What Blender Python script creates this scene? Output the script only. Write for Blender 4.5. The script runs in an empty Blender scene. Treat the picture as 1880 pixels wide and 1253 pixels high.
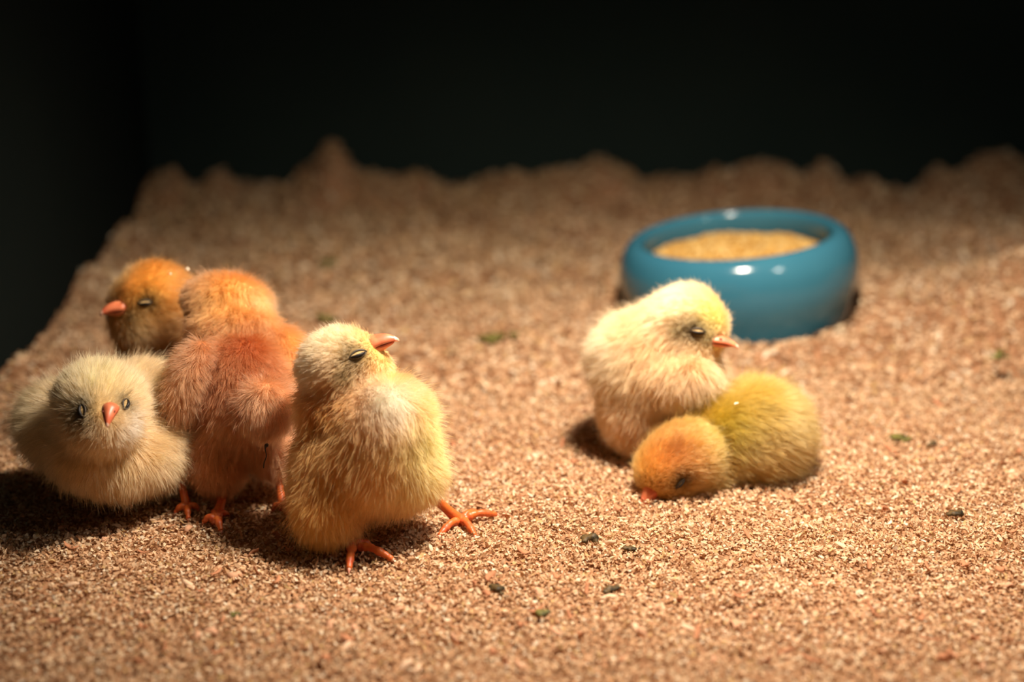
import bpy, math, random
import numpy as np
from mathutils import Vector

rng = np.random.default_rng(11)
random.seed(11)
scene = bpy.context.scene
COL = scene.collection

# ------------------------------------------------------------------ camera
FW, FH = 1880, 1253
LENS, SENSOR = 50.0, 36.0
FPX = LENS / SENSOR * FW
PITCH = math.radians(18.0)
CAM_H = 0.24
cam_d = bpy.data.cameras.new('camera')
cam_d.lens = LENS
cam_d.sensor_width = SENSOR
cam_d.clip_start = 0.01
cam_d.clip_end = 20
cam_d.dof.use_dof = True
cam_d.dof.focus_distance = 0.540
cam_d.dof.aperture_fstop = 4.2
cam_d.dof.aperture_blades = 0
cam = bpy.data.objects.new('camera', cam_d)
COL.objects.link(cam)
cam.location = (0, 0, CAM_H)
cam.rotation_euler = (math.pi / 2 - PITCH, 0, 0)
scene.camera = cam

# ------------------------------------------------------------------ world, lights, exposure
world = bpy.data.worlds.new('world')
scene.world = world
world.use_nodes = True
bg = world.node_tree.nodes['Background']
bg.inputs[0].default_value = (0.75, 0.95, 0.85, 1)
bg.inputs[1].default_value = 0.022


def add_light(name, kind, loc, target, energy, color, **kw):
    l = bpy.data.lights.new(name, kind)
    l.energy = energy
    l.color = color
    for k, v in kw.items():
        setattr(l, k, v)
    o = bpy.data.objects.new(name, l)
    COL.objects.link(o)
    o.location = loc
    o.rotation_euler = (Vector(target) - Vector(loc)).to_track_quat('-Z', 'Y').to_euler()
    return o


# brooder heat lamp hanging over the middle of the box, and a weaker lamp beside it
add_light('brooder_lamp', 'SPOT', (0.085, 0.515, 0.38), (0.065, 0.605, 0.0), 18.5, (1.0, 0.86, 0.70),
          spot_size=math.radians(119), spot_blend=1.0, shadow_soft_size=0.03)
add_light('second_lamp', 'AREA', (0.36, 0.40, 0.42), (0.10, 0.62, 0.0), 0.5, (1.0, 0.93, 0.84),
          shape='RECTANGLE', size=0.025, size_y=0.06)

vs = scene.view_settings
scene.display_settings.display_device = 'sRGB'
vs.view_transform = 'Standard'
vs.look = 'None'
vs.exposure = 0.0
vs.gamma = 1.0
vs.use_curve_mapping = False

# ------------------------------------------------------------------ helpers
RT = np.array([1.0, 0, 0])
FWD = np.array([0, math.cos(PITCH), -math.sin(PITCH)])
UP = np.array([0, math.sin(PITCH), math.cos(PITCH)])
CP = np.array([0, 0, CAM_H])


def at(px, py, d):
    """point at depth d (m) seen at photo pixel px, py"""
    return CP + d * (FWD + (px - FW / 2) / FPX * RT - (py - FH / 2) / FPX * UP)


def ground(px, py, z=0.0):
    v = (py - FH / 2) / FPX
    d = (CAM_H - z) / (math.sin(PITCH) + v * math.cos(PITCH))
    return at(px, py, d)


def cdir(r, u, f):
    v = r * RT + u * UP + f * FWD
    return v / np.linalg.norm(v)


def nrm(v):
    return v / np.maximum(np.linalg.norm(v, axis=-1, keepdims=True), 1e-12)


def lin(c):
    c = np.array(c, float) / 255.0
    return np.where(c <= 0.04045, c / 12.92, ((c + 0.055) / 1.055) ** 2.4)


def link(o, parent=None, label=None, category=None, group=None, kind=None):
    COL.objects.link(o)
    if parent is not None:
        o.parent = parent
    for k, v in (('label', label), ('category', category), ('group', group), ('kind', kind)):
        if v:
            o[k] = v
    return o


def mesh_data(name, verts, faces_list, mats, smooth=True, mat_idx=None, cols=None):
    """faces_list: list of int arrays (n,3)/(n,4)"""
    me = bpy.data.meshes.new(name)
    verts = np.asarray(verts, np.float32)
    me.vertices.add(len(verts))
    me.vertices.foreach_set('co', verts.ravel())
    loops = np.concatenate([np.asarray(f, np.int32).ravel() for f in faces_list])
    sizes = np.concatenate([np.full(len(f), np.asarray(f).shape[1], np.int32) for f in faces_list])
    starts = np.concatenate([[0], np.cumsum(sizes)[:-1]]).astype(np.int32)
    me.loops.add(len(loops))
    me.loops.foreach_set('vertex_index', loops)
    me.polygons.add(len(sizes))
    me.polygons.foreach_set('loop_start', starts)
    me.polygons.foreach_set('loop_total', sizes)
    me.polygons.foreach_set('use_smooth', np.full(len(sizes), bool(smooth)))
    for m in mats:
        me.materials.append(m)
    if mat_idx is not None:
        me.polygons.foreach_set('material_index', np.asarray(mat_idx, np.int32))
    if cols is not None:
        a = me.attributes.new('col', 'FLOAT_COLOR', 'POINT')
        c4 = np.ones((len(verts), 4), np.float32)
        c4[:, :3] = cols
        a.data.foreach_set('color', c4.ravel())
    me.update()
    me.validate()
    return me


def obj(name, me, parent=None, **kw):
    return link(bpy.data.objects.new(name, me), parent, **kw)


def empty(name, loc, **kw):
    o = bpy.data.objects.new(name, None)
    o.empty_display_size = 0.01
    o.location = loc
    return link(o, **kw)


# value noise -------------------------------------------------------
_tab = rng.random((64, 64, 64))


def vnoise(p):
    p = np.asarray(p, float)
    i = np.floor(p).astype(int)
    f = p - i
    f = f * f * (3 - 2 * f)
    r = 0
    for dx in (0, 1):
        for dy in (0, 1):
            for dz in (0, 1):
                w = (f[..., 0] if dx else 1 - f[..., 0]) * (f[..., 1] if dy else 1 - f[..., 1]) * (f[..., 2] if dz else 1 - f[..., 2])
                r = r + w * _tab[(i[..., 0] + dx) % 64, (i[..., 1] + dy) % 64, (i[..., 2] + dz) % 64]
    return r * 2 - 1


def n2(x, y, s, seed=0.0):
    return vnoise(np.stack([x / s + seed * 7.3, y / s + seed * 3.1, np.zeros_like(x) + seed * 1.7], -1))


# surface nets ------------------------------------------------------
def surface_net(fn, lo, hi, step):
    lo = np.array(lo)
    n = np.ceil((np.array(hi) - lo) / step).astype(int) + 1
    ax = [lo[k] + step * np.arange(n[k]) for k in range(3)]
    G = np.stack(np.meshgrid(*ax, indexing='ij'), -1)
    V = fn(G.reshape(-1, 3)).reshape(n)
    S = V < 0
    cnt = np.zeros(n - 1)
    pos = np.zeros(tuple(n - 1) + (3,))
    sl = lambda o: tuple(slice(o[k], o[k] + n[k] - 1) for k in range(3))
    corners = [(a, b, c) for a in (0, 1) for b in (0, 1) for c in (0, 1)]
    for a in corners:
        for k in range(3):
            if a[k] == 0:
                b = list(a)
                b[k] = 1
                va, vb = V[sl(a)], V[sl(b)]
                m = (va < 0) != (vb < 0)
                t = np.where(m, va / np.where(m, va - vb, 1), 0)
                cnt += m
                for j in range(3):
                    pos[..., j] += np.where(m, a[j] + (t if j == k else 0), 0)
    act = cnt > 0
    idx = -np.ones(n - 1, int)
    idx[act] = np.arange(act.sum())
    cell = np.stack(np.meshgrid(*[np.arange(m) for m in (n - 1)], indexing='ij'), -1)
    verts = lo + step * (cell[act] + pos[act] / cnt[act][:, None])
    quads = []
    for k in range(3):
        i, j = (k + 1) % 3, (k + 2) % 3
        s0 = [slice(1, n[q] - 1) for q in range(3)]
        s1 = list(s0)
        s0[k] = slice(0, n[k] - 1)
        s1[k] = slice(1, n[k])
        A, B = S[tuple(s0)], S[tuple(s1)]
        ch = np.argwhere(A != B)
        if not len(ch):
            continue
        inside = A[tuple(ch.T)]
        base = ch.copy()
        for q in range(3):
            if q != k:
                base[:, q] += 1
        def cidx(di, dj):
            c = base.copy()
            c[:, i] -= di
            c[:, j] -= dj
            return idx[tuple(c.T)]
        q4 = np.stack([cidx(1, 1), cidx(0, 1), cidx(0, 0), cidx(1, 0)], 1)
        q4[~inside] = q4[~inside][:, ::-1]
        quads.append(q4)
    return verts, np.concatenate(quads)


def grad(fn, p, e=4e-4):
    g = np.zeros_like(p)
    for k in range(3):
        o = np.zeros(3)
        o[k] = e
        g[:, k] = fn(p + o) - fn(p - o)
    return nrm(g)


def ellipsoid_sdf(p, c, R, r):
    q = (p - c) @ R.T
    k0 = np.linalg.norm(q / r, axis=1)
    k1 = np.linalg.norm(q / (r * r), axis=1)
    return k0 * (k0 - 1) / np.maximum(k1, 1e-9)


def smin(a, b, k):
    h = np.clip(0.5 + 0.5 * (b - a) / k, 0, 1)
    return b * (1 - h) + a * h - k * h * (1 - h)


# tubes -------------------------------------------------------------
def catmull(pts, n):
    pts = np.asarray(pts, float)
    P = np.vstack([2 * pts[0] - pts[1], pts, 2 * pts[-1] - pts[-2]])
    t = np.linspace(0, len(pts) - 1 - 1e-6, n)
    i = t.astype(int)
    f = (t - i)[:, None]
    a, b, c, d = P[i], P[i + 1], P[i + 2], P[i + 3]
    return 0.5 * (2 * b + (c - a) * f + (2 * a - 5 * b + 4 * c - d) * f ** 2 + (3 * b - a - 3 * c + d) * f ** 3)


def tube(path, radii, seg=10, flat=1.0, up=(0, 0, 1), cap=True):
    path = np.asarray(path, float)
    radii = np.asarray(radii, float)
    T = nrm(np.gradient(path, axis=0))
    up = np.array(up, float)
    S_ = np.cross(T, up)
    bad = np.linalg.norm(S_, axis=1) < 1e-3
    S_[bad] = np.cross(T[bad], np.array([0.3, 0.9, 0.1]))
    S_ = nrm(S_)
    U_ = np.cross(S_, T)
    a = np.linspace(0, 2 * math.pi, seg, endpoint=False)
    ring = path[:, None] + radii[:, None, None] * (np.cos(a)[None, :, None] * S_[:, None] + flat * np.sin(a)[None, :, None] * U_[:, None])
    v = ring.reshape(-1, 3)
    n = len(path)
    i = np.arange(n - 1)[:, None] * seg
    j = np.arange(seg)[None]
    k = (j + 1) % seg
    q = np.stack([i + j, i + k, i + seg + k, i + seg + j], -1).reshape(-1, 4)
    tris = []
    if cap:
        v = np.vstack([v, path[0], path[-1]])
        c0, c1 = len(v) - 2, len(v) - 1
        jj = np.arange(seg)
        kk = (jj + 1) % seg
        tris = np.vstack([np.stack([np.full(seg, c0), kk, jj], 1),
                          np.stack([np.full(seg, c1), (n - 1) * seg + jj, (n - 1) * seg + kk], 1)])
    return v, q, tris


def tube_mesh(name, path, radii, mat, base=np.zeros(3), **kw):
    v, q, t = tube(path, radii, **kw)
    return mesh_data(name, v - base, [q, t] if len(t) else [q], [mat])


# ------------------------------------------------------------------ materials
def new_mat(name):
    m = bpy.data.materials.new(name)
    m.use_nodes = True
    nt = m.node_tree
    nt.nodes.clear()
    out = nt.nodes.new('ShaderNodeOutputMaterial')
    return m, nt, out


def principled(name, color, rough=0.5, spec=0.5, coat=0.0, noise=None, noise_col=None, bump=0.0, bump_scale=200, sss=0.0, attr=None):
    m, nt, out = new_mat(name)
    b = nt.nodes.new('ShaderNodeBsdfPrincipled')
    b.inputs['Roughness'].default_value = rough
    b.inputs['Specular IOR Level'].default_value = spec
    b.inputs['Coat Weight'].default_value = coat
    b.inputs['Coat Roughness'].default_value = 0.06
    if sss:
        b.inputs['Subsurface Weight'].default_value = sss
        b.inputs['Subsurface Radius'].default_value = (1.0, 0.4, 0.2)
        b.inputs['Subsurface Scale'].default_value = 0.002
    b.inputs['Base Color'].default_value = (*color, 1)
    if attr:
        a = nt.nodes.new('ShaderNodeAttribute')
        a.attribute_name = attr
        nt.links.new(a.outputs['Color'], b.inputs['Base Color'])
    if noise:
        tc = nt.nodes.new('ShaderNodeTexCoord')
        nz = nt.nodes.new('ShaderNodeTexNoise')
        nz.inputs['Scale'].default_value = noise
        nz.inputs['Detail'].default_value = 4
        mx = nt.nodes.new('ShaderNodeMix')
        mx.data_type = 'RGBA'
        mx.inputs[6].default_value = (*color, 1)
        mx.inputs[7].default_value = (*noise_col, 1)
        rp = nt.nodes.new('ShaderNodeValToRGB')
        rp.color_ramp.elements[0].position = 0.38
        rp.color_ramp.elements[1].position = 0.66
        nt.links.new(tc.outputs['Object'], nz.inputs['Vector'])
        nt.links.new(nz.outputs['Fac'], rp.inputs['Fac'])
        nt.links.new(rp.outputs['Color'], mx.inputs[0])
        nt.links.new(mx.outputs[2], b.inputs['Base Color'])
    if bump:
        tc2 = nt.nodes.new('ShaderNodeTexCoord')
        n2_ = nt.nodes.new('ShaderNodeTexNoise')
        n2_.inputs['Scale'].default_value = bump_scale
        bp = nt.nodes.new('ShaderNodeBump')
        bp.inputs['Strength'].default_value = bump
        bp.inputs['Distance'].default_value = 0.0005
        nt.links.new(tc2.outputs['Object'], n2_.inputs['Vector'])
        nt.links.new(n2_.outputs['Fac'], bp.inputs['Height'])
        nt.links.new(bp.outputs['Normal'], b.inputs['Normal'])
    nt.links.new(b.outputs[0], out.inputs[0])
    return m


def mat_down():
    m, nt, out = new_mat('chick_down')
    a = nt.nodes.new('ShaderNodeAttribute')
    a.attribute_name = 'col'
    h = nt.nodes.new('ShaderNodeBsdfHairPrincipled')
    h.parametrization = 'COLOR'
    h.inputs['Roughness'].default_value = 0.55
    h.inputs['Radial Roughness'].default_value = 0.7
    h.inputs['Coat'].default_value = 0.0
    nt.links.new(a.outputs['Color'], h.inputs['Color'])
    d = nt.nodes.new('ShaderNodeBsdfDiffuse')
    nt.links.new(a.outputs['Color'], d.inputs['Color'])
    mx = nt.nodes.new('ShaderNodeMixShader')
    mx.inputs[0].default_value = 0.35
    nt.links.new(h.outputs[0], mx.inputs[1])
    nt.links.new(d.outputs[0], mx.inputs[2])
    nt.links.new(mx.outputs[0], out.inputs[0])
    return m


def mat_chip(name):
    m, nt, out = new_mat(name)
    a = nt.nodes.new('ShaderNodeAttribute')
    a.attribute_name = 'col'
    b = nt.nodes.new('ShaderNodeBsdfPrincipled')
    b.inputs['Roughness'].default_value = 0.85
    b.inputs['Specular IOR Level'].default_value = 0.15
    t = nt.nodes.new('ShaderNodeBsdfTranslucent')
    mx = nt.nodes.new('ShaderNodeMixShader')
    mx.inputs[0].default_value = 0.3
    nt.links.new(a.outputs['Color'], b.inputs['Base Color'])
    nt.links.new(a.outputs['Color'], t.inputs['Color'])
    nt.links.new(b.outputs[0], mx.inputs[1])
    nt.links.new(t.outputs[0], mx.inputs[2])
    nt.links.new(mx.outputs[0], out.inputs[0])
    return m


M_DOWN = mat_down()
M_SKIN = principled('chick_skin', (0.5, 0.3, 0.15), 0.9, 0.1, attr='col')
M_CHIP = mat_chip('wood_shaving')
M_WALL = principled('black_box_wall', (0.0052, 0.0086, 0.0078), 0.9, 0.05, noise=9, noise_col=(0.006, 0.0096, 0.0086), bump=0.2, bump_scale=90)
M_WALL_BACK = principled('black_rear_wall', (0.012, 0.020, 0.0175), 0.9, 0.05, noise=9, noise_col=(0.014, 0.022, 0.019), bump=0.2, bump_scale=90)
M_BEAK = principled('beak_horn', lin((214, 108, 74)), 0.4, 0.5, sss=0.3, noise=260, noise_col=lin((226, 136, 92)))
M_BEAKTIP = principled('beak_tip_horn', lin((240, 190, 165)), 0.35, 0.5, sss=0.2)
M_NOSTRIL = principled('nostril_dark', lin((120, 45, 30)), 0.6)
M_LEG = principled('leg_scale', lin((206, 106, 40)), 0.42, 0.5, sss=0.25, noise=300, noise_col=lin((208, 92, 50)), bump=0.3, bump_scale=900)
M_CLAW = principled('claw_horn', lin((238, 165, 140)), 0.35)
M_LID = principled('eyelid_skin', lin((196, 164, 112)), 0.75, 0.2, noise=900, noise_col=lin((156, 126, 82)), bump=0.4, bump_scale=1500)
M_SLIT = principled('eye_slit_dark', lin((30, 24, 22)), 0.5, 0.3)
M_RIM = principled('eye_rim_dark', lin((58, 46, 34)), 0.6)
M_BOWL = principled('blue_glaze', lin((46, 98, 118)), 0.14, 0.4, coat=0.0, noise=14, noise_col=lin((54, 106, 124)))
M_FEED = principled('feed_crumb', (0.6, 0.4, 0.15), 0.85, 0.2, attr='col')
M_DROP = principled('dropping_green', lin((96, 74, 40)), 0.6, 0.3, noise=500, noise_col=lin((36, 32, 20)), bump=0.5, bump_scale=800)
M_DROPG = principled('dropping_olive', lin((112, 104, 46)), 0.6, 0.3, noise=500, noise_col=lin((56, 54, 24)), bump=0.5, bump_scale=800)
M_FLECK = principled('pale_fleck', lin((245, 220, 190)), 0.6)
M_DIRT = principled('dried_dirt', lin((40, 30, 24)), 0.6)

# ------------------------------------------------------------------ setting: dark box
XL, XR, YB, YF = -0.292, 0.62, 1.135, 0.20


def xl(y):
    return -0.256 - 0.079 * (np.asarray(y, float) - 0.68)


def box_mesh(name, lo, hi, mat):
    x0, y0, z0 = lo
    x1, y1, z1 = hi
    v = [(x0, y0, z0), (x1, y0, z0), (x1, y1, z0), (x0, y1, z0), (x0, y0, z1), (x1, y0, z1), (x1, y1, z1), (x0, y1, z1)]
    f = [(0, 3, 2, 1), (4, 5, 6, 7), (0, 1, 5, 4), (1, 2, 6, 5), (2, 3, 7, 6), (3, 0, 4, 7)]
    return mesh_data(name, v, [np.array(f)], [mat], smooth=False)


def left_wall():
    v = []
    for z in (-0.035, 0.50):
        for x, y in ((xl(YF) - 0.012, YF), (xl(YF), YF), (xl(YB), YB), (xl(YB) - 0.012, YB)):
            v.append((x, y, z))
    f = [(0, 3, 2, 1), (4, 5, 6, 7), (0, 1, 5, 4), (1, 2, 6, 5), (2, 3, 7, 6), (3, 0, 4, 7)]
    return mesh_data('wall_left', v, [np.array(f)], [M_WALL], smooth=False)


obj('floor', box_mesh('floor', (XL, YF, -0.035), (XR, YB, -0.022), M_WALL), kind='structure', label='black floor of the brooder box under the shavings')
obj('wall_back', box_mesh('wall_back', (XL - 0.01, YB, -0.035), (XR, YB + 0.01, 0.50), M_WALL_BACK), kind='structure', label='black rear wall of the brooder box')
obj('wall_left', left_wall(), kind='structure', label='black left wall of the brooder box')


# ------------------------------------------------------------------ bedding height field
def bump2(x, y, cx, cy, sx, sy, h):
    return h * np.exp(-((x - cx) / sx) ** 2 - ((y - cy) / sy) ** 2)


BOWL_S = 1.075
BOWL_C = np.array([0.1325, 0.787, -0.004])


def hgt(x, y):
    x = np.asarray(x, float)
    y = np.asarray(y, float)
    z = 0.0012 * n2(x, y, 0.012, 1) + 0.0018 * n2(x, y, 0.035, 2) + 0.002 * n2(x, y, 0.09, 3)
    far = np.clip((y - 0.66) / 0.3, 0, 1)
    z = z + far * (0.004 * n2(x, y, 0.06, 4) + 0.004 * n2(x, y, 0.03, 5))
    # banked up along the rear wall, in uneven tufts
    eb = np.exp(-((YB - y) / 0.07) ** 2)
    z = z + eb * (0.006 + 0.014 * np.clip(n2(x, y * 0, 0.07, 6), -0.6, 1) + 0.010 * n2(x, y * 0, 0.018, 7))
    el = np.exp(-((x - xl(y)) / 0.035) ** 2) * np.clip((y - 0.5) / 0.2, 0, 1)
    z = z + el * (0.005 + 0.013 * n2(x * 0, y, 0.06, 8) + 0.005 * n2(x * 0, y, 0.02, 18))
    for px, w, h in ((616, 0.017, 0.027), (520, 0.03, 0.010), (730, 0.035, 0.008), (355, 0.03, 0.008), (1090, 0.04, 0.016), (1380, 0.045, 0.020), (1840, 0.045, 0.022)):
        cx = (px - FW / 2) / FPX * 1.13
        z = z + bump2(x, y, cx, YB - 0.012, w, 0.045, h)
    # heap rising on the right
    z = z + bump2(x, y, 0.37, 0.765, 0.13, 0.075, 0.056) * (1 + 0.10 * n2(x, y, 0.03, 31)) + bump2(x, y, 0.44, 0.92, 0.12, 0.08, 0.022)
    # bowl pressed into the bedding, litter pushed up around its foot
    rb = np.hypot(x - BOWL_C[0], y - BOWL_C[1])
    z = z + 0.008 * np.exp(-((rb - 0.076) / 0.014) ** 2) * (0.6 + 0.9 * n2(x, y, 0.03, 9))
    z = np.where(rb < 0.068, np.minimum(z, -0.002), z)
    return z


def make_bedding():
    V, T, Q, C = [], [], [], []
    off = 0
    # base sheet
    gx = np.arange(XL, XR + 1e-6, 0.004)
    gy = np.arange(0.22, YB + 1e-6, 0.004)
    X, Y = np.meshgrid(gx, gy, indexing='ij')
    X = np.maximum(X, xl(Y))
    Z = hgt(X, Y) - 0.0012
    v = np.stack([X, Y, Z], -1).reshape(-1, 3)
    nx, ny = len(gx), len(gy)
    i = np.arange(nx - 1)[:, None] * ny
    j = np.arange(ny - 1)[None]
    q = np.stack([i + j, i + ny + j, i + ny + j + 1, i + j + 1], -1).reshape(-1, 4)
    V.append(v)
    Q.append(q)
    C.append(np.tile(lin((184, 136, 100)), (len(v), 1)))
    off += len(v)
    pal = np.array([lin(c) for c in ((222, 187, 150), (212, 171, 132), (232, 206, 170), (196, 151, 112), (238, 221, 193), (162, 120, 83), (208, 174, 122))])
    pw = np.array([.26, .24, .16, .14, .08, .07, .05])

    def chips(n, xr, yr, L0, L1, w0, w1, lift):
        nonlocal off
        x = rng.uniform(*xr, n)
        y = rng.uniform(*yr, n)
        rb_ = np.hypot(x - BOWL_C[0], y - BOWL_C[1])
        ok = (rb_ > 0.067) & (x > xl(y) + 0.002)
        x, y = x[ok], y[ok]
        n = len(x)
        L = rng.uniform(L0, L1, n) * rng.choice([0.7, 1, 1.5], n, p=[.4, .45, .15])
        W = rng.uniform(w0, w1, n)
        curl = rng.uniform(-1, 1, n) * 2.6          # total bend in radians
        yaw = rng.uniform(0, 2 * math.pi, n)
        tilt = rng.normal(0, 0.55, n)
        roll = rng.normal(0, 0.6, n)
        S = 4
        s = np.linspace(-0.5, 0.5, S)
        ang = curl[:, None] * s[None]
        # arc in local xz
        c = np.where(np.abs(curl) < 0.05, 0.05, curl)
        lx = L[:, None] * np.sin(ang) / c[:, None]
        lz = L[:, None] * (1 - np.cos(ang)) / c[:, None]
        wprof = np.array([0.45, 1, 0.95, 0.35])
        P = np.zeros((n, S, 2, 3))
        for k, sg in enumerate((-1, 1)):
            P[:, :, k, 0] = lx
            P[:, :, k, 1] = sg * 0.5 * W[:, None] * wprof[None] + rng.normal(0, 0.1, (n, S)) * W[:, None]
            P[:, :, k, 2] = lz
        cr, sr = np.cos(roll)[:, None, None], np.sin(roll)[:, None, None]
        yy = P[..., 1] * cr - P[..., 2] * sr
        zz = P[..., 1] * sr + P[..., 2] * cr
        ct, st = np.cos(tilt)[:, None, None], np.sin(tilt)[:, None, None]
        xx = P[..., 0] * ct - zz * st
        zz = P[..., 0] * st + zz * ct
        cy, sy = np.cos(yaw)[:, None, None], np.sin(yaw)[:, None, None]
        X_ = xx * cy - yy * sy + x[:, None, None]
        Y_ = xx * sy + yy * cy + y[:, None, None]
        Z_ = zz + (hgt(x, y) + rng.uniform(-0.3, 1, n) * lift)[:, None, None]
        v = np.stack([X_, Y_, Z_], -1).reshape(-1, 3)
        b = off + np.arange(n)[:, None] * (S * 2) + np.arange(S - 1)[None] * 2
        q = np.stack([b, b + 1, b + 3, b + 2], -1).reshape(-1, 4)
        V.append(v)
        Q.append(q)
        col = pal[rng.choice(len(pal), n, p=pw)] * rng.uniform(0.86, 1.1, (n, 1))
        # chip colour drifts towards a darker olive further back
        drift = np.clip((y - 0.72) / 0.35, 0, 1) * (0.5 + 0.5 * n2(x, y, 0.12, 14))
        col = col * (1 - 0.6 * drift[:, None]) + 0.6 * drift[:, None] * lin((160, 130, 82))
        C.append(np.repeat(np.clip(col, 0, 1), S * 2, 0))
        off += len(v)

    chips(165000, (-0.27, 0.30), (0.36, 0.66), 0.0011, 0.0026, 0.0006, 0.0014, 0.0015)
    chips(22000, (-0.23, 0.28), (0.29, 0.37), 0.0018, 0.0036, 0.0008, 0.0016, 0.0015)
    chips(30000, (-0.28, 0.40), (0.64, 0.84), 0.0026, 0.0050, 0.0012, 0.0026, 0.0016)
    chips(36000, (XL + 0.004, 0.52), (0.82, YB - 0.003), 0.0034, 0.0070, 0.0016, 0.0034, 0.0022)
    chips(14000, (0.28, 0.46), (0.44, 0.84), 0.0028, 0.0050, 0.0012, 0.0024, 0.0016)
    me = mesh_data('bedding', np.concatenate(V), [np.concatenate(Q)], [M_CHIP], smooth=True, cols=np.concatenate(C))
    return obj('bedding', me, kind='stuff', category='bedding',
               label='fine pinkish tan wood shavings spread over the box floor and banked at its walls')


BEDDING = make_bedding()


def make_shavings():
    """larger single curls lying on top of the fine litter"""
    meshes = []
    for k in range(8):
        n = 6
        L = rng.uniform(0.0045, 0.0075)
        W = rng.uniform(0.0014, 0.0028)
        curl = rng.uniform(0.6, 3.2) * rng.choice([-1, 1])
        s = np.linspace(-0.5, 0.5, n)
        a = curl * s
        px_ = L * np.sin(a) / curl
        pz_ = L * (1 - np.cos(a)) / curl
        w = W * np.array([.4, .9, 1, .95, .8, .3])
        th = 0.00018
        v, q = [], []
        for i in range(n):
            nx_, nz_ = -math.sin(a[i]), math.cos(a[i])
            jig = rng.normal(0, 0.1) * W
            for sg, h in ((-1, 0), (1, 0), (1, th), (-1, th)):
                v.append((px_[i] + nx_ * h, sg * w[i] / 2 + jig, pz_[i] + nz_ * h))
        for i in range(n - 1):
            for j in range(4):
                q.append((i * 4 + j, i * 4 + (j + 1) % 4, i * 4 + 4 + (j + 1) % 4, i * 4 + 4 + j))
        q.append((3, 2, 1, 0))
        q.append(tuple((n - 1) * 4 + j for j in range(4)))
        col = lin(random.choice([(240, 206, 172), (228, 178, 142), (244, 220, 190), (206, 144, 106)]))
        meshes.append(mesh_data('wood_shaving', v, [np.array(q)], [M_CHIP], cols=np.tile(col, (len(v), 1))))
    for k in range(220):
        y = 0.40 + 0.24 * rng.random() ** 1.3
        x = rng.uniform(-0.20, 0.24) * (0.7 + 0.6 * (y - 0.4) / 0.24)
        o = bpy.data.objects.new('wood_shaving', meshes[k % 8])
        o.location = (x, y, float(hgt(x, y)) + 0.0014)
        o.rotation_euler = (rng.normal(0, 0.5), rng.normal(0, 0.4), rng.uniform(0, 6.28))
        link(o, BEDDING)


make_shavings()


# ------------------------------------------------------------------ bowl with feed
def lathe(profile, seg=96):
    pr = np.asarray(profile)
    a = np.linspace(0, 2 * math.pi, seg, endpoint=False)
    v = np.stack([pr[:, None, 0] * np.cos(a), pr[:, None, 0] * np.sin(a), np.repeat(pr[:, 1:2], seg, 1)], -1).reshape(-1, 3)
    n = len(pr)
    i = np.arange(n - 1)[:, None] * seg
    j = np.arange(seg)[None]
    k = (j + 1) % seg
    q = np.stack([i + j, i + k, i + seg + k, i + seg + j], -1).reshape(-1, 4)
    return v, q


TILT = math.radians(-6.0)


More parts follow.
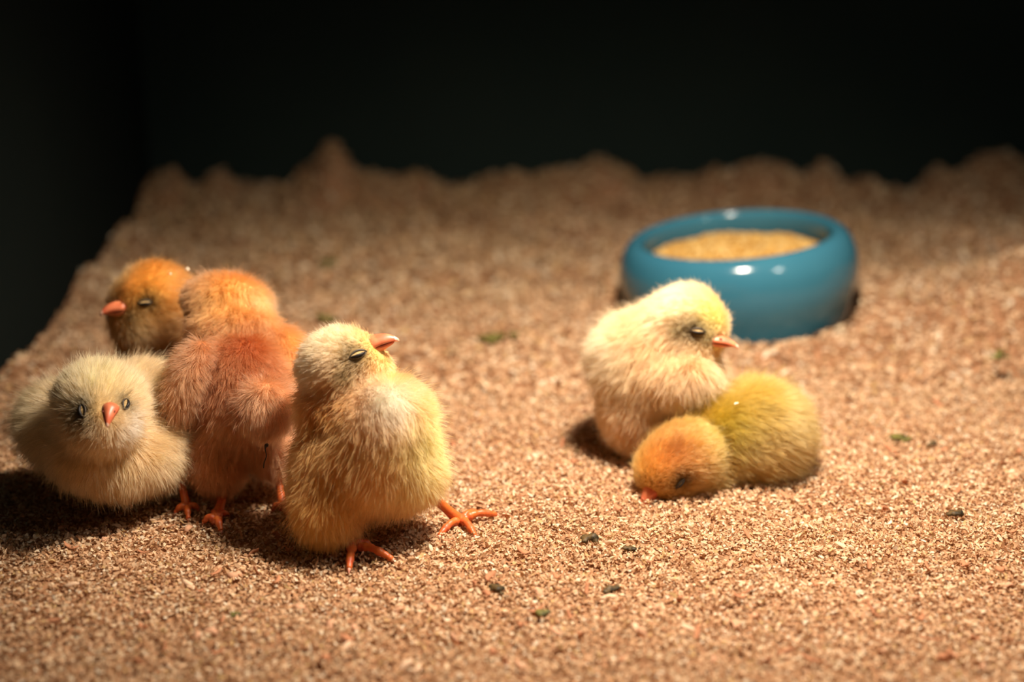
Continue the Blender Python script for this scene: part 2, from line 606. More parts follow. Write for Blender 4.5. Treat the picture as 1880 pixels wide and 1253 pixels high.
def make_bowl():
    pr = catmull([(0.001, 0.0), (0.050, 0.0), (0.0565, 0.003), (0.0600, 0.014), (0.0624, 0.024), (0.0628, 0.032), (0.0616, 0.0395),
                  (0.0582, 0.0460), (0.0536, 0.0490), (0.0500, 0.0480), (0.0492, 0.042), (0.0515, 0.028), (0.048, 0.012), (0.030, 0.008), (0.001, 0.008)], 90)
    v, q = lathe(pr)
    b = obj('feed_bowl', mesh_data('feed_bowl', v, [q], [M_BOWL]), label='glossy blue ceramic bowl filled with yellow feed crumbs', category='bowl')
    b.location = BOWL_C
    b.rotation_euler = (0, TILT, 0)
    b.scale = (BOWL_S,) * 3
    # feed: mounded base with crumbs
    n = 60
    rr = np.linspace(0, 0.0485, 24)
    a = np.linspace(0, 2 * math.pi, n, endpoint=False)
    fz = lambda x, y: 0.0362 + 0.0025 * (1 - (np.hypot(x, y) / 0.05) ** 2) + 0.0012 * n2(x, y, 0.012, 21) - 0.06 * np.clip(x - 0.02, 0, 1)
    R_, A_ = np.meshgrid(rr, a, indexing='ij')
    X, Y = R_ * np.cos(A_), R_ * np.sin(A_)
    Z = fz(X, Y)
    v = np.stack([X, Y, Z], -1).reshape(-1, 3)
    i = np.arange(len(rr) - 1)[:, None] * n
    j = np.arange(n)[None]
    k = (j + 1) % n
    q = np.stack([i + j, i + k, i + n + k, i + n + j], -1).reshape(-1, 4)[:, ::-1]
    V, Q, T, C = [v], [q], [], [np.tile(lin((190, 144, 66)), (len(v), 1))]
    off = len(v)
    m = 4200
    r = 0.0470 * np.sqrt(rng.random(m))
    th = rng.uniform(0, 6.28, m)
    cx, cy = r * np.cos(th), r * np.sin(th)
    cz = fz(cx, cy)
    cube = np.array([(x, y, z) for x in (-1, 1) for y in (-1, 1) for z in (-1, 1)], float)
    cf = np.array([(0, 1, 3, 2), (4, 6, 7, 5), (0, 4, 5, 1), (2, 3, 7, 6), (0, 2, 6, 4), (1, 5, 7, 3)])
    ca, sa = np.cos(rng.uniform(0, 6.28, m)), 0
    an = rng.uniform(0, 6.28, m)
    sz = rng.uniform(0.0004, 0.0011, (m, 3))
    P = cube[None] * sz[:, None] * rng.uniform(0.6, 1.2, (m, 8, 1))
    X = P[..., 0] * np.cos(an)[:, None] - P[..., 1] * np.sin(an)[:, None] + cx[:, None]
    Y = P[..., 0] * np.sin(an)[:, None] + P[..., 1] * np.cos(an)[:, None] + cy[:, None]
    Z = P[..., 2] + cz[:, None] + rng.uniform(0, 0.0006, (m, 1))
    V.append(np.stack([X, Y, Z], -1).reshape(-1, 3))
    Q.append((off + np.arange(m)[:, None, None] * 8 + cf[None]).reshape(-1, 4))
    pal = np.array([lin(c) for c in ((206, 160, 80), (216, 178, 104), (184, 136, 60), (164, 120, 58), (222, 196, 136))])
    C.append(np.repeat(pal[rng.choice(5, m)], 8, 0))
    f = obj('chick_feed', mesh_data('chick_feed', np.concatenate(V), [np.concatenate(Q)], [M_FEED], smooth=False, cols=np.concatenate(C)),
            kind='stuff', label='yellow crumbled chick feed heaped inside the blue bowl', category='feed')
    f.location = BOWL_C
    f.rotation_euler = (0, TILT, 0)
    f.scale = (BOWL_S,) * 3


make_bowl()


# ------------------------------------------------------------------ chicks
def rotmat(roll, yaw, pitch=0):
    """rows = local axes in world; roll turns in the view plane (counter-clockwise), yaw about view up, pitch about view right"""
    B = np.stack([RT, UP, FWD])
    r, y, p = map(math.radians, (roll, yaw, pitch))
    Rz = np.array([[math.cos(r), math.sin(r), 0], [-math.sin(r), math.cos(r), 0], [0, 0, 1]])
    Ry = np.array([[math.cos(y), 0, math.sin(y)], [0, 1, 0], [-math.sin(y), 0, math.cos(y)]])
    Rx = np.array([[1, 0, 0], [0, math.cos(p), math.sin(p)], [0, -math.sin(p), math.cos(p)]])
    return Rz @ Ry @ Rx @ B


class Shape:
    """smooth union of ellipsoids; prims: (px, py, dd, rx, ry, rz, roll, flow(r,u,f), fur_mm)"""

    def __init__(self, d, prims, k=0.007):
        self.k = k
        self.items = []
        for p in prims:
            px, py, dd, rx, ry, rz, roll, flow, fur = p[:9]
            kk = p[9] if len(p) > 9 else k
            dep = d + dd
            s = dep / FPX
            self.items.append((at(px, py, dep), rotmat(roll, 0), np.array([rx, ry, rz]) * s, cdir(*flow), fur * 0.001, kk))

    def sdf(self, p):
        r = None
        for c, R, rad, _, _, kk in self.items:
            e = ellipsoid_sdf(p, c, R, rad)
            r = e if r is None else smin(r, e, kk)
        return r

    def blend(self, p):
        W, F, L = 0, 0, 0
        for c, R, rad, fl, fur, _ in self.items:
            w = np.exp(-np.clip(ellipsoid_sdf(p, c, R, rad), -0.02, 0.05) / 0.004)
            W = W + w
            F = F + w[:, None] * fl
            L = L + w * fur
        return nrm(F / W[:, None]), L / W

    def bounds(self, pad=0.004):
        lo = np.min([c - max(r) for c, R, r, _, _, _ in self.items], 0) - pad
        hi = np.max([c + max(r) for c, R, r, _, _, _ in self.items], 0) + pad
        return lo, hi

    def hit(self, px, py, d0, d1):
        ds = np.linspace(d0, d1, 600)
        P = np.array([at(px, py, d) for d in ds])
        s = self.sdf(P)
        i = np.argmax(s < 0)
        if not (s < 0).any():
            i = np.argmin(s)
        return P[i]

    def snap(self, p):
        p = np.array(p, float)[None]
        for _ in range(6):
            p = p - grad(self.sdf, p) * self.sdf(p)[:, None] * 0.8
        return p[0]


def frame(f, up):
    f = nrm(np.asarray(f, float))
    s = nrm(np.cross(f, up))
    u = np.cross(s, f)
    return f, s, u          # forward, side (right of the animal), up


def loft(sections, base):
    """sections: list of (n,3) rings"""
    n = len(sections[0])
    v = np.concatenate(sections)
    m = len(sections)
    i = np.arange(m - 1)[:, None] * n
    j = np.arange(n)[None]
    k = (j + 1) % n
    q = np.stack([i + j, i + k, i + n + k, i + n + j], -1).reshape(-1, 4)
    v = np.vstack([v, sections[0].mean(0), sections[-1].mean(0)])
    jj = np.arange(n)
    kk = (jj + 1) % n
    t = np.vstack([np.stack([np.full(n, len(v) - 2), kk, jj], 1), np.stack([np.full(n, len(v) - 1), (m - 1) * n + jj, (m - 1) * n + kk], 1)])
    return v - base, q, t


def make_beak(parent, base, p0, fdir, up, L, gape=0.12, thick=1.25):
    f, s, u = frame(fdir, up)
    a = np.linspace(0, 2 * math.pi, 16, endpoint=False)
    ts = np.array([-0.25, 0, 0.15, 0.3, 0.45, 0.6, 0.75, 0.87, 0.95, 1.0])
    # upper mandible: ridge that curves down to the tip, flat below
    top = np.array([.44, .42, .40, .37, .34, .29, .22, .14, .07, .01]) * L * thick
    bot = np.array([-.02, -.02, -.02, -.02, -.02, -.03, -.06, -.10, -.12, -.10]) * L
    wid = np.array([.46, .43, .38, .33, .28, .22, .16, .10, .06, .015]) * L * (0.5 + 0.5 * thick)
    secs = []
    for t, tp, bt, w in zip(ts, top, bot, wid):
        c = np.cos(a)
        sn = np.sin(a)
        z = np.where(sn > 0, sn ** 1.0 * tp, -np.abs(sn) ** 0.7 * abs(bt))
        x = np.sign(c) * np.abs(c) ** 1.25 * w
        zoff = -0.10 * L * max(t, 0) ** 2
        secs.append(p0 + t * L * f + x[:, None] * s + (z + zoff)[:, None] * u)
    v, q, t_ = loft(secs, base)
    mi = np.zeros(len(q) + len(t_), int)
    mi[16 * 7:16 * 9] = 1
    mi[-16:] = 1
    ub = obj('upper_beak', mesh_data('upper_beak', v, [q, t_], [M_BEAK, M_BEAKTIP], mat_idx=mi), parent)
    # lower mandible
    secs = []
    fl = nrm(f - gape * u)
    for t, w, h in zip(ts[:-1], wid[:-1] * 0.85, np.array([.20, .20, .19, .17, .15, .12, .09, .06, .02]) * L * thick):
        z = np.where(np.sin(a) > 0, np.sin(a) * 0.02 * L, np.sin(a) * h)
        secs.append(p0 + t * L * 0.84 * fl - 0.04 * L * u + (np.cos(a) * w)[:, None] * s + z[:, None] * u)
    v, q, t_ = loft(secs, base)
    obj('lower_beak', mesh_data('lower_beak', v, [q, t_], [M_BEAK]), parent)
    # nostrils
    for sg in (-1, 1):
        c = p0 + 0.20 * L * f + sg * 0.29 * L * s + 0.20 * L * u
        th = np.linspace(0, 1, 6)
        path = c + (th[:, None] - 0.5) * 0.17 * L * f
        r = 0.035 * L * np.sin(np.pi * np.clip(th, 0.08, 0.92)) + 1e-5
        nm = obj('nostril', tube_mesh('nostril', path, r, M_NOSTRIL, base, seg=8), ub)


def make_eye(parent, base, c, n, along, w, h, squint=0.16):
    """closed eye: bulging lid, dark rim above and below, dark curved slit; `along` points to the beak"""
    n = nrm(n)
    a = nrm(along - n * np.dot(along, n))
    b = np.cross(n, a)
    if b[2] < 0:
        b = -b
    # lid bulge
    th = np.linspace(0, math.pi / 2, 8)
    ph = np.linspace(0, 2 * math.pi, 24, endpoint=False)
    secs = []
    for t in th:
        k = math.cos(t)
        x = np.cos(ph) * w * k
        y = np.sin(ph) * h * k * (1 - 0.25 * np.abs(np.cos(ph)))
        secs.append(c - 0.0004 * n + x[:, None] * a + y[:, None] * b + (0.0013 * math.sin(t)) * n)
    secs[-1] = secs[-1] + 0
    v, q, t_ = loft(secs, base)
    e = obj('eyelid', mesh_data('eyelid', v, [q, t_], [M_LID]), parent)
    # slit with the thin dark lens between the lids
    s = np.linspace(-1, 1, 15)
    path = c + (s * w * 0.86)[:, None] * a + ((s * s - 1) * h * 0.30 + 0.06 * h)[:, None] * b + (0.00105 * (1 - 0.75 * s * s) + 0.00005)[:, None] * n
    obj('eye_slit', tube_mesh('eye_slit', path, (1.35 * squint * h * np.sqrt(1.02 - s * s) + 0.00004), M_SLIT, base, seg=8, flat=1.0, up=tuple(n)), e)
    # rim folds
    path = c + (s * w * 1.05)[:, None] * a + ((1 - s * s) * h * 1.0)[:, None] * b + (0.0005 - 0.0004 * s * s)[:, None] * n
    obj('eye_rim', tube_mesh('eye_rim', path, 0.00036 * np.sqrt(1.05 - s * s) + 0.00004, M_RIM, base, seg=8, up=tuple(n)), e)
    path = c + (s * w * 1.0)[:, None] * a + ((s * s - 1) * h * 0.78)[:, None] * b + (0.0005 - 0.0004 * s * s)[:, None] * n
    obj('eye_rim', tube_mesh('eye_rim', path, 0.00022 * np.sqrt(1.05 - s * s) + 0.00004, M_RIM, base, seg=8, up=tuple(n)), e)


def make_leg(parent, base, hip, foot, toes, r=0.0019, mid=None):
    """shank from hip to foot, toes = list of end points; scaled rings along shank and toes"""
    hip, foot = np.array(hip), np.array(foot)
    m = (hip + foot) / 2 if mid is None else np.array(mid)
    path = catmull([hip, m, foot], 40)
    t = np.linspace(0, 1, 40)
    rad = r * (1.15 - 0.35 * np.sin(np.pi * np.clip(t, 0, 1)) + 0.10 * (t > 0.9)) * (1 + 0.035 * np.sin(t * 100))
    lg = obj('leg', tube_mesh('leg', path, rad, M_LEG, base, seg=12), parent)
    for e in toes:
        e = np.array(e)
        dv = e - foot
        Lt = np.linalg.norm(dv)
        mid_ = foot + 0.45 * dv + np.array([0, 0, 0.0022])
        tip = e.copy()
        pth = catmull([foot, foot + 0.18 * dv + np.array([0, 0, 0.0012]), mid_, foot + 0.8 * dv + np.array([0, 0, 0.0012]), tip], 40)
        tt = np.linspace(0, 1, 40)
        rr = r * (0.82 - 0.34 * tt) * (1 + 0.06 * np.sin(tt * Lt / 0.0011 * 2 * math.pi * 0.5)) * (1 + 0.10 * np.cos((tt * 3) * 2 * math.pi))
        rr[-3:] *= np.array([0.9, 0.75, 0.5])
        obj('toe', tube_mesh('toe', pth, rr, M_LEG, base, seg=10), lg)
        td = nrm(pth[-1] - pth[-5])
        cp = catmull([pth[-2], pth[-1] + td * 0.0008 + np.array([0, 0, 0.0002]), pth[-1] + td * 0.0019 - np.array([0, 0, 0.0004])], 8)
        obj('claw', tube_mesh('claw', cp, r * 0.36 * np.linspace(1, 0.08, 8), M_CLAW, base, seg=8), lg)


def make_fur(parent, base, S, verts, quads, colfn, bald, n, lift=0.5, rad=0.000055, frizz=0.2, clump=0.6, seed=1):
    g = np.random.default_rng(seed)
    tri = np.concatenate([quads[:, [0, 1, 2]], quads[:, [0, 2, 3]]])
    A, B, C = verts[tri[:, 0]], verts[tri[:, 1]], verts[tri[:, 2]]
    ar = np.linalg.norm(np.cross(B - A, C - A), axis=1)
    ti = g.choice(len(tri), n, p=ar / ar.sum())
    u, v = g.random(n), g.random(n)
    fl = u + v > 1
    u[fl], v[fl] = 1 - u[fl], 1 - v[fl]
    p = A[ti] + u[:, None] * (B[ti] - A[ti]) + v[:, None] * (C[ti] - A[ti])
    nn = grad(S.sdf, p)
    flow, L = S.blend(p)
    scale = np.ones(n)
    keep = np.ones(n, bool)
    for c, r0, r1 in bald:
        dd = np.linalg.norm(p - c, axis=1)
        keep &= dd > r0
        scale *= np.clip(0.3 + 0.7 * (dd - r0) / max(r1 - r0, 1e-6), 0.3, 1)
    p, nn, flow, L, scale = p[keep], nn[keep], flow[keep], L[keep], scale[keep]
    n = len(p)
    tang = flow - nn * np.sum(flow * nn, 1, keepdims=True)
    tang = tang / np.maximum(np.linalg.norm(tang, axis=1, keepdims=True), 0.35)
    # slow swirl of the lay
    sw = np.stack([vnoise(p / 0.009 + k * 11.3) for k in range(3)], -1)
    sw -= nn * np.sum(sw * nn, 1, keepdims=True)
    tang = tang + 0.55 * sw
    Lh = 1.12 * L * scale * g.uniform(0.6, 1.15, n)
    long_ = g.random(n) < 0.05
    Lh[long_] *= 1.25
    stray = g.random(n) < 0.07
    Lh[stray] *= 1.3
    lf = np.where(stray, min(lift + 0.25, 0.9), lift)[:, None]
    d0 = nrm(nn * lf + tang * (1 - lf) + frizz * g.normal(0, 1, (n, 3)))
    d1 = nrm(d0 * 0.8 + tang * 0.45 + np.array([0, 0, -0.06]) + frizz * 0.8 * g.normal(0, 1, (n, 3)))
    K = 5
    t = np.linspace(0, 1, K)
    P = p[:, None] + Lh[:, None, None] * (d0[:, None] * (t - 0.45 * t * t)[None, :, None] + d1[:, None] * (0.45 * t * t)[None, :, None])
    # clumping into little plumes
    nc = max(n // 16, 10)
    ci = g.choice(n, nc, replace=False)
    from mathutils import kdtree
    kd = kdtree.KDTree(nc)
    for i_, c_ in enumerate(ci):
        kd.insert(p[c_], i_)
    kd.balance()
    near = np.fromiter((kd.find(q)[1] for q in p), int, n)
    guide = P[ci][near]
    wgt = clump * g.uniform(0.4, 1.1, n)[:, None, None] * (t ** 1.3)[None, :, None]
    wgt[stray] *= 0.2
    P = P + (guide - P) * np.clip(wgt, 0, 1)
    P[:, 1:] += g.normal(0, 1, (n, K - 1, 3)) * (0.02 * Lh)[:, None, None] * t[None, 1:, None]
    # keep the tips above the litter
    P[..., 2] = np.maximum(P[..., 2], 0.0008)
    col = colfn(p)
    col = np.clip(col * g.uniform(0.88, 1.1, (n, 1)) * g.uniform(0.82, 1.12, (nc, 1))[near], 0, 0.97)
    cv = bpy.data.hair_curves.new('down')
    cv.add_curves([K] * n)
    cv.position_data.foreach_set('vector', (P - base).astype(np.float32).ravel())
    ra = cv.attributes.new('radius', 'FLOAT', 'POINT')
    rv = rad * g.uniform(0.7, 1.2, n)[:, None] * np.array([1.0, 1.0, 0.85, 0.6, 0.18])[None]
    ra.data.foreach_set('value', rv.astype(np.float32).ravel())
    ca = cv.attributes.new('col', 'FLOAT_COLOR', 'CURVE')
    c4 = np.ones((n, 4), np.float32)
    c4[:, :3] = col
    ca.data.foreach_set('color', c4.ravel())
    cv.materials.append(M_DOWN)
    return obj('down', cv, parent)


def make_chick(label, d, prims, base_col, blobs, head, beak, eyes, legs, n=42000, lift=0.42, seed=1, k=0.007, frizz=0.16, gain=0.68, group='young chicks in the box'):
    """head: (px,py,dd) centre; beak: (px,py,dd,dir,up,length mm,gape); eyes: list of (px,py,w mm,h mm,squint) seen, mirrored if one"""
    S = Shape(d, prims, k)
    bx = at(prims[0][0], prims[0][1], d)
    base = np.array([bx[0], bx[1], 0.0])
    root = empty('chick', base, label=label, category='chick', group=group)
    lo, hi = S.bounds()
    verts, quads = surface_net(S.sdf, lo, hi, 0.0013)
    for _ in range(2):
        verts = verts - grad(S.sdf, verts) * (S.sdf(verts) * 0.7)[:, None]
    bl = [(S.hit(px, py, d - 0.08, d + 0.08), r * d / FPX, lin(c), w) for px, py, dd, r, c, w in blobs]
    bcol = lin(base_col) ** gain
    bl = [(q, r, c ** gain, w) for q, r, c, w in bl]

    bald = []
    hc = at(head[0], head[1], d + head[2])
    bpx, bpy_, bdd, bdir, bup, bl_mm, gape = beak[:7]
    thick = beak[7] if len(beak) > 7 else 1.25
    bd = cdir(*bdir)
    bu = cdir(*bup)
    f, s, u = frame(bd, bu)
    bp = at(bpx, bpy_, d + bdd)
    L = bl_mm * 0.001
    ep = []
    for ex, ey, w, h, sq in eyes:
        e = S.hit(ex, ey, d - 0.08, d + 0.06)
        ep.append((e, w * 0.001, h * 0.001, sq))
    if len(ep) == 1:
        e, w, h, sq = ep[0]
        m = e - 2 * np.dot(e - hc, s) * s
        ep.append((S.snap(m), w, h, sq))
    for e, w, h, sq in ep:
        bald.append((e, w * 0.80, w * 2.6))
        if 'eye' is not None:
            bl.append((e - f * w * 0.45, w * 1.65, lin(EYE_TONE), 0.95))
    bald.append((bp + 0.1 * L * f, L * 0.42, L * 1.3))

    def colfn(p):
        c = np.tile(bcol, (len(p), 1))
        for q, r, cc, w in bl:
            a = w * np.exp(-(np.linalg.norm(p - q, axis=1) / r) ** 2)
            c = c * (1 - a[:, None]) + cc * a[:, None]
        return c

    me = mesh_data('body', verts - base, [quads], [M_SKIN], cols=colfn(verts) * 0.8)
    obj('body', me, root)
    make_beak(root, base, bp, bd, bu, L, gape, thick)
    for e, w, h, sq in ep:
        nn = grad(S.sdf, e[None])[0]
        make_eye(root, base, e + nn * 0.0003, nn, bd, w, h, sq)
    for lg in legs:
        make_leg(root, base, **lg)
    make_fur(root, base, S, verts, quads, colfn, bald, int(n * 1.5), lift=lift, seed=seed, frizz=frizz)
    return root


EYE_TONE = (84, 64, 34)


def foot(px, py, toes, hip, dh, r=0.0019, mid=None, z=0.002):
    """foot and toes resting on the litter; hip given as pixel + depth"""
    f = ground(px, py, z)
    return dict(hip=at(hip[0], hip[1], dh), foot=f, toes=[ground(a, b, 0.0012) for a, b in toes], r=r, mid=mid)


# yellow chick looking up to the right ------------------------------------------------
make_chick('pale yellow chick standing with closed eyes and its beak raised to the right', 0.535,
           [(682, 822, 0.004, 102, 106, 105, 8, (-0.35, -1, -0.1), 8.0),
            (706, 762, -0.006, 68, 66, 70, 0, (0.45, -1, -0.3), 7.0),
            (604, 920, 0.000, 52, 68, 60, -4, (-0.25, -1, 0.0), 8.5),
            (754, 872, 0.004, 46, 40, 55, 0, (0.3, -1, 0.0), 7.0),
            (584, 845, -0.002, 26, 56, 40, -8, (-0.15, -1, 0.1), 6.5),
            (612, 738, 0.000, 58, 46, 60, 20, (-0.6, -1, -0.2), 5.5),
            (622, 672, -0.004, 66, 62, 64, 0, (-1, -0.5, -0.1), 4.2, 0.004),
            (660, 658, -0.004, 44, 40, 44, 0, (-1, -0.25, -0.1), 3.2, 0.006),
            (690, 676, -0.003, 26, 26, 28, 0, (-0.6, -0.8, -0.1), 3.2, 0.004)],
           (255, 174, 84),
           [(714, 728, -0.02, 50, (255, 243, 216), 1.0), (620, 620, 0, 64, (255, 226, 166), 0.9), (562, 690, 0, 40, (255, 238, 200), 0.8),
            (598, 752, -0.02, 46, (224, 124, 34), 0.9), (650, 870, -0.02, 90, (250, 168, 76), 0.8), (775, 800, 0, 60, (255, 222, 104), 0.9),
            (790, 870, 0.01, 60, (250, 214, 110), 0.8), (590, 950, -0.01, 80, (238, 158, 52), 0.8), (690, 640, -0.02, 30, (252, 214, 106), 0.7),
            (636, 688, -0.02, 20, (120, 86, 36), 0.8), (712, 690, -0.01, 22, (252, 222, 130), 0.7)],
           (628, 668, 0.0), (692, 636, -0.006, (1, 0.46, -0.15), (-0.4, 1, -0.1), 8.6, 0.10), [(657, 652, 3.6, 1.45, 0.22)],
           [foot(648, 1006, [(641, 1046), (722, 1029), (684, 1006), (612, 1000)], (632, 960), 0.535, r=0.0024),
            foot(846, 958, [(912, 946), (872, 986), (806, 986), (880, 944)], (780, 900), 0.545, r=0.0023)],
           n=60000, seed=3, lift=0.5, k=0.009, gain=0.8)

# rust chick from behind ---------------------------------------------------------------
make_chick('rust orange chick seen from behind with its tail and back towards the viewer', 0.572,
           [(445, 728, 0.004, 88, 112, 92, 4, (0.0, -1, -0.25), 7.0),
            (418, 562, 0.020, 76, 52, 62, -8, (-0.2, -1, -0.4), 5.0),
            (428, 604, 0.014, 78, 46, 60, 0, (-0.15, -1, -0.4), 6.0, 0.004),
            (346, 702, -0.012, 32, 78, 36, -20, (-0.2, -1, -0.1), 6.0, 0.002),
            (530, 660, 0.014, 36, 60, 40, 26, (0.3, -1, 0.0), 6.0, 0.004),
            (488, 750, -0.020, 46, 46, 32, 0, (0.1, -1, -0.4), 6.0, 0.003),
            (392, 832, 0.000, 44, 56, 44, 14, (0.0, -1, 0.0), 6.5),
            (402, 870, -0.002, 28, 30, 30, 0, (0.0, -1, 0.0), 4.5),
            (505, 828, 0.004, 36, 36, 44, 0, (0.0, -1, 0.0), 6.5)],
           (216, 146, 98),
           [(418, 545, 0.0, 70, (248, 176, 84), 0.9), (480, 555, 0, 40, (252, 210, 144), 0.8), (450, 640, -0.01, 60, (176, 86, 40), 0.95),
            (490, 768, -0.03, 50, (242, 176, 124), 0.9), (336, 710, -0.01, 46, (234, 172, 118), 0.9), (398, 710, -0.02, 44, (180, 96, 52), 0.8),
            (430, 860, -0.01, 80, (228, 156, 100), 0.8), (548, 640, 0.01, 45, (246, 170, 88), 0.9), (445, 745, -0.03, 24, (146, 76, 42), 0.85)],
           (418, 572, 0.024), (400, 585, 0.045, (-0.25, -0.3, 1), (0, 1, 0.3), 8.0, 0.12), [(345, 575, 3.0, 1.5, 0.3)],
           [foot(396, 958, [(374, 960), (418, 946), (406, 976), (392, 944)], (403, 880), 0.568, mid=at(408, 912, 0.568), r=0.0021),
            foot(520, 935, [(500, 938), (542, 928), (526, 948), (518, 922)], (506, 850), 0.578)],
           n=52000, seed=5, lift=0.48, k=0.008, gain=0.95)

# orange chick at the back --------------------------------------------------------------
make_chick('orange headed chick behind the others looking left with a pink beak', 0.622,
           [(312, 712, 0.008, 82, 90, 88, 0, (0.5, -1, 0.2), 7.0),
            (285, 640, 0.004, 54, 60, 56, 0, (0.4, -1, 0), 5.5),
            (286, 552, 0.000, 66, 64, 64, 0, (1, 0.15, -0.1), 4.8),
            (256, 580, -0.002, 46, 50, 48, 0, (1, -0.4, -0.1), 3.4)],
           (222, 150, 76),
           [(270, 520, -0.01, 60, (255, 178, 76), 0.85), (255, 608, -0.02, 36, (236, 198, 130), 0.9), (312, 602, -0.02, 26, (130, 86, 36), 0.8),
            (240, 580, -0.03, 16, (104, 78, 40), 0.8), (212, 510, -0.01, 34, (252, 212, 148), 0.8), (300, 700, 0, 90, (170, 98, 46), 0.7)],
           (276, 560, 0.0), (221, 570, -0.012, (-1, -0.10, -0.42), (-0.1, 1, -0.1), 8.6, 0.06), [(266, 557, 3.2, 1.4, 0.2)],
           [foot(285, 868, [(262, 872), (290, 885), (305, 868), (290, 858)], (290, 790), 0.625),
            foot(335, 862, [(315, 872), (340, 880), (358, 862), (338, 852)], (330, 790), 0.630)],
           n=40000, seed=7, lift=0.5, k=0.009, gain=0.8)

# pale chick facing the viewer ------------------------------------------------------------
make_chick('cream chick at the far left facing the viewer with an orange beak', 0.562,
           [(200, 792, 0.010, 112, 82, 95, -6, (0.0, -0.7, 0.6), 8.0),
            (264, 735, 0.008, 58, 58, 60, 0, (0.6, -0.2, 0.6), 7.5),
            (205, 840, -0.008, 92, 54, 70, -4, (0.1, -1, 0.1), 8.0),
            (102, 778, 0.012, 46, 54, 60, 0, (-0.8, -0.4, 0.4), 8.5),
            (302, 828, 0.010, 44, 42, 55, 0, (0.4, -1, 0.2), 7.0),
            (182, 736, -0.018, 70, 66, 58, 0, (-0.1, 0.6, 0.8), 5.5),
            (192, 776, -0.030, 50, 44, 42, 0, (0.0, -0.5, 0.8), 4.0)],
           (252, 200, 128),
           [(185, 695, -0.04, 55, (255, 228, 150), 0.85), (270, 720, 0, 60, (246, 208, 148), 0.8), (136, 778, -0.05, 34, (112, 88, 54), 0.85),  # dark left cheek blob: eye patch plus shade painted into the down colour
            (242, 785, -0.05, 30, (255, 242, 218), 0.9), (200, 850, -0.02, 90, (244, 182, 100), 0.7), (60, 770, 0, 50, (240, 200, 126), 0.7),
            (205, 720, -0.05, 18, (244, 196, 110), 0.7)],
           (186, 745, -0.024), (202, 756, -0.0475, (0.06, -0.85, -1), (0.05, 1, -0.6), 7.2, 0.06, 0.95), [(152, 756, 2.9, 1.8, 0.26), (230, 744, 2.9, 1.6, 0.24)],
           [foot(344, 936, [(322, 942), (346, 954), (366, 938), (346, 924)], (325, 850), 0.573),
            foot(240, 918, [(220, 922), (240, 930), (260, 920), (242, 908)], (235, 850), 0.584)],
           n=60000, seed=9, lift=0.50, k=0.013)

# cream chick on the right --------------------------------------------------------------
make_chick('fluffy cream chick sitting upright asleep in front of the blue bowl', 0.607,
           [(1186, 664, 0.012, 90, 80, 88, -20, (-0.7, -1, 0.1), 8.0),
            (1250, 690, -0.002, 66, 56, 66, 0, (0.1, -1, -0.2), 7.5),
            (1174, 752, 0.013, 60, 72, 70, 14, (-0.1, -1, 0), 6.5, 0.009),
            (1222, 622, 0.004, 56, 56, 60, 0, (-0.9, -0.7, 0), 5.5),
            (1262, 588, -0.002, 60, 59, 58, 0, (-1, -0.1, -0.1), 4.2),
            (1290, 614, -0.006, 35, 35, 38, 0, (-1, -0.3, -0.1), 2.8)],
           (255, 196, 120),
           [(1265, 545, 0, 60, (255, 234, 176), 0.9), (1312, 586, -0.01, 36, (252, 224, 112), 0.85), (1130, 640, 0, 80, (255, 216, 150), 0.85),
            (1200, 660, -0.02, 60, (252, 176, 96), 0.8), (1250, 720, -0.02, 60, (255, 196, 132), 0.6), (1160, 790, 0, 60, (220, 146, 76), 0.8),
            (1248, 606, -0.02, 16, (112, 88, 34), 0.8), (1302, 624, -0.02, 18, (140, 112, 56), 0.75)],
           (1264, 600, 0.0), (1316, 629, -0.012, (1, -0.12, -0.30), (0.1, 1, -0.1), 9.4, 0.05, 0.85), [(1281, 609, 3.3, 1.35, 0.2)],
           [foot(1198, 850, [(1184, 858), (1200, 868), (1218, 856), (1198, 840)], (1190, 805), 0.620),
            foot(1240, 846, [(1228, 856), (1244, 862), (1258, 850), (1240, 838)], (1225, 805), 0.626)],
           n=60000, seed=13, lift=0.50, k=0.009)

# sleeping chick on the right -----------------------------------------------------------
make_chick('tan chick lying asleep with its head down on the shavings', 0.592,
           [(1390, 796, 0.012, 86, 86, 85, -12, (1, -0.4, 0.1), 8.0),
            (1325, 806, 0.008, 66, 62, 62, -10, (0.8, -0.5, -0.1), 6.5),
            (1252, 838, -0.006, 68, 56, 60, 28, (0.8, 0.5, -0.1), 4.4, 0.005),
            (1218, 876, -0.010, 44, 40, 42, 40, (0.6, 0.7, -0.1), 3.4),
            (1290, 876, 0.004, 44, 34, 46, 0, (0.8, -0.5, 0), 5.0)],
           (208, 166, 84),
           [(1240, 840, -0.02, 70, (232, 156, 84), 0.9), (1330, 780, 0, 60, (186, 158, 40), 0.9), (1400, 730, 0, 60, (212, 182, 84), 0.7),
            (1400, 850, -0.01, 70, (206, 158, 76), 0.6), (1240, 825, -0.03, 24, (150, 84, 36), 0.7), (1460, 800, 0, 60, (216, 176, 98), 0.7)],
           (1245, 845, -0.006), (1196, 908, -0.014, (-0.6, -0.9, -0.25), (-0.8, 0.5, -0.4), 8.0, 0.05), [(1248, 888, 2.8, 0.75, 0.34)],
           [], n=52000, seed=15, lift=0.48, k=0.011, gain=0.95)


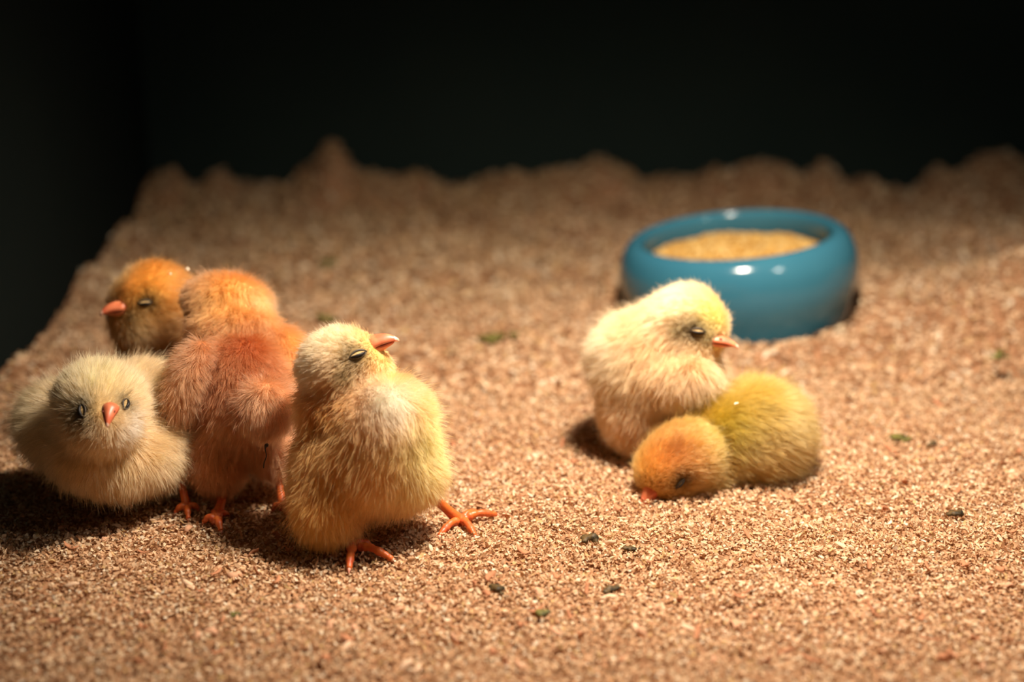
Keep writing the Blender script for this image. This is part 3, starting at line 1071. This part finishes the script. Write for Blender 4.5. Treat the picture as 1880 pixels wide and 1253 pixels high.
# ------------------------------------------------------------------ small things
def lumpy(name, centre, size, mat, seed, label, category, group, lumps=8, flat=0.55):
    g = np.random.default_rng(seed)
    cs = np.vstack([[0, 0, 0], g.normal(0, 0.55, (lumps, 3)) * np.array([1.2, 0.8, 0.35])]) * size
    rs = np.concatenate([[0.62], g.uniform(0.25, 0.5, lumps)]) * size
    def fn(p):
        r = None
        for c, q in zip(cs, rs):
            e = np.linalg.norm((p - c) * np.array([1, 1, 1 / flat]), axis=1) - q
            r = e if r is None else smin(r, e, size * 0.25)
        return r + 0.12 * size * vnoise(p / (size * 0.3) + seed)
    v, q = surface_net(fn, np.array([-2.6] * 3) * size, np.array([2.6] * 3) * size, size * 0.17)
    o = obj(name, mesh_data(name, v, [q], [mat]), label=label, category=category, group=group)
    o.location = centre
    return o


for i, (px, py, s, m, lab) in enumerate([
        (1085, 996, 0.0026, M_DROP, 'dark flattened dropping on the shavings between the two groups of chicks'),
        (1158, 1014, 0.0018, M_DROP, 'small brown dropping just right of the flattened dark one'),
        (912, 1088, 0.0022, M_DROP, 'dark two lobed dropping in front of the yellow chick'),
        (1120, 1090, 0.0022, M_DROP, 'round brown dropping in the foreground below the flattened dark one'),
        (995, 1134, 0.0019, M_DROPG, 'pointed green dropping nearest the viewer'),
        (435, 1134, 0.0014, M_DROPG, 'tiny green crumb in the left foreground'),
        (1650, 810, 0.0026, M_DROPG, 'olive dropping on the shavings right of the sleeping chick'),
        (1714, 820, 0.0015, M_DROP, 'small dark crumb beside the olive dropping at the right'),
        (1750, 950, 0.0022, M_DROP, 'flat brown dropping near the right edge of the picture'),
        (910, 630, 0.0044, M_DROPG, 'blurred olive dropping between the yellow chick and the bowl'),
        (605, 490, 0.0048, M_DROPG, 'blurred olive dropping farthest back on the shavings'),
        (602, 592, 0.0038, M_DROPG, 'blurred olive dropping right behind the rust orange chick'),
        (1832, 662, 0.0026, M_DROPG, 'olive dropping on the slope at the right edge')]):
    p = ground(px, py)
    z = float(hgt(p[0], p[1]))
    p = ground(px, py, z)
    p[2] += s * 0.5 + 0.0006
    lumpy('dropping', p, s * 1.4, m, 40 + i, lab, 'dropping', 'droppings on the shavings')

# bits stuck to the chicks
def stuck(name, px, py, d, size, mat, seed, label, category):
    return lumpy(name, at(px, py, d), size, mat, seed, label, category, None, lumps=3, flat=0.8)


stuck('shaving_fleck', 313, 503, 0.600, 0.0008, M_FLECK, 71, 'pale shaving fleck on the crown of the orange headed chick', 'shaving')
stuck('shaving_fleck', 344, 494, 0.612, 0.0013, M_FLECK, 73, 'pinkish shaving bit at the back of the orange headed chick crown', 'shaving')
stuck('shaving_fleck', 1353, 741, 0.582, 0.0008, M_FLECK, 72, 'pale shaving fleck stuck to the tan chick below the cream one', 'shaving')
dp = [at(492, 815, 0.543), at(487, 823, 0.543), at(489, 838, 0.545), at(485, 850, 0.546), at(484, 860, 0.546)]
obj('dirt_strand', tube_mesh('dirt_strand', catmull(dp, 24), 0.00022 + 0.0006 * np.exp(-((np.linspace(0, 1, 24) - 0.12) / 0.1) ** 2), M_DIRT, seg=8),
    label='thin dark strand of dirt hanging below the rust chick tail', category='dirt')
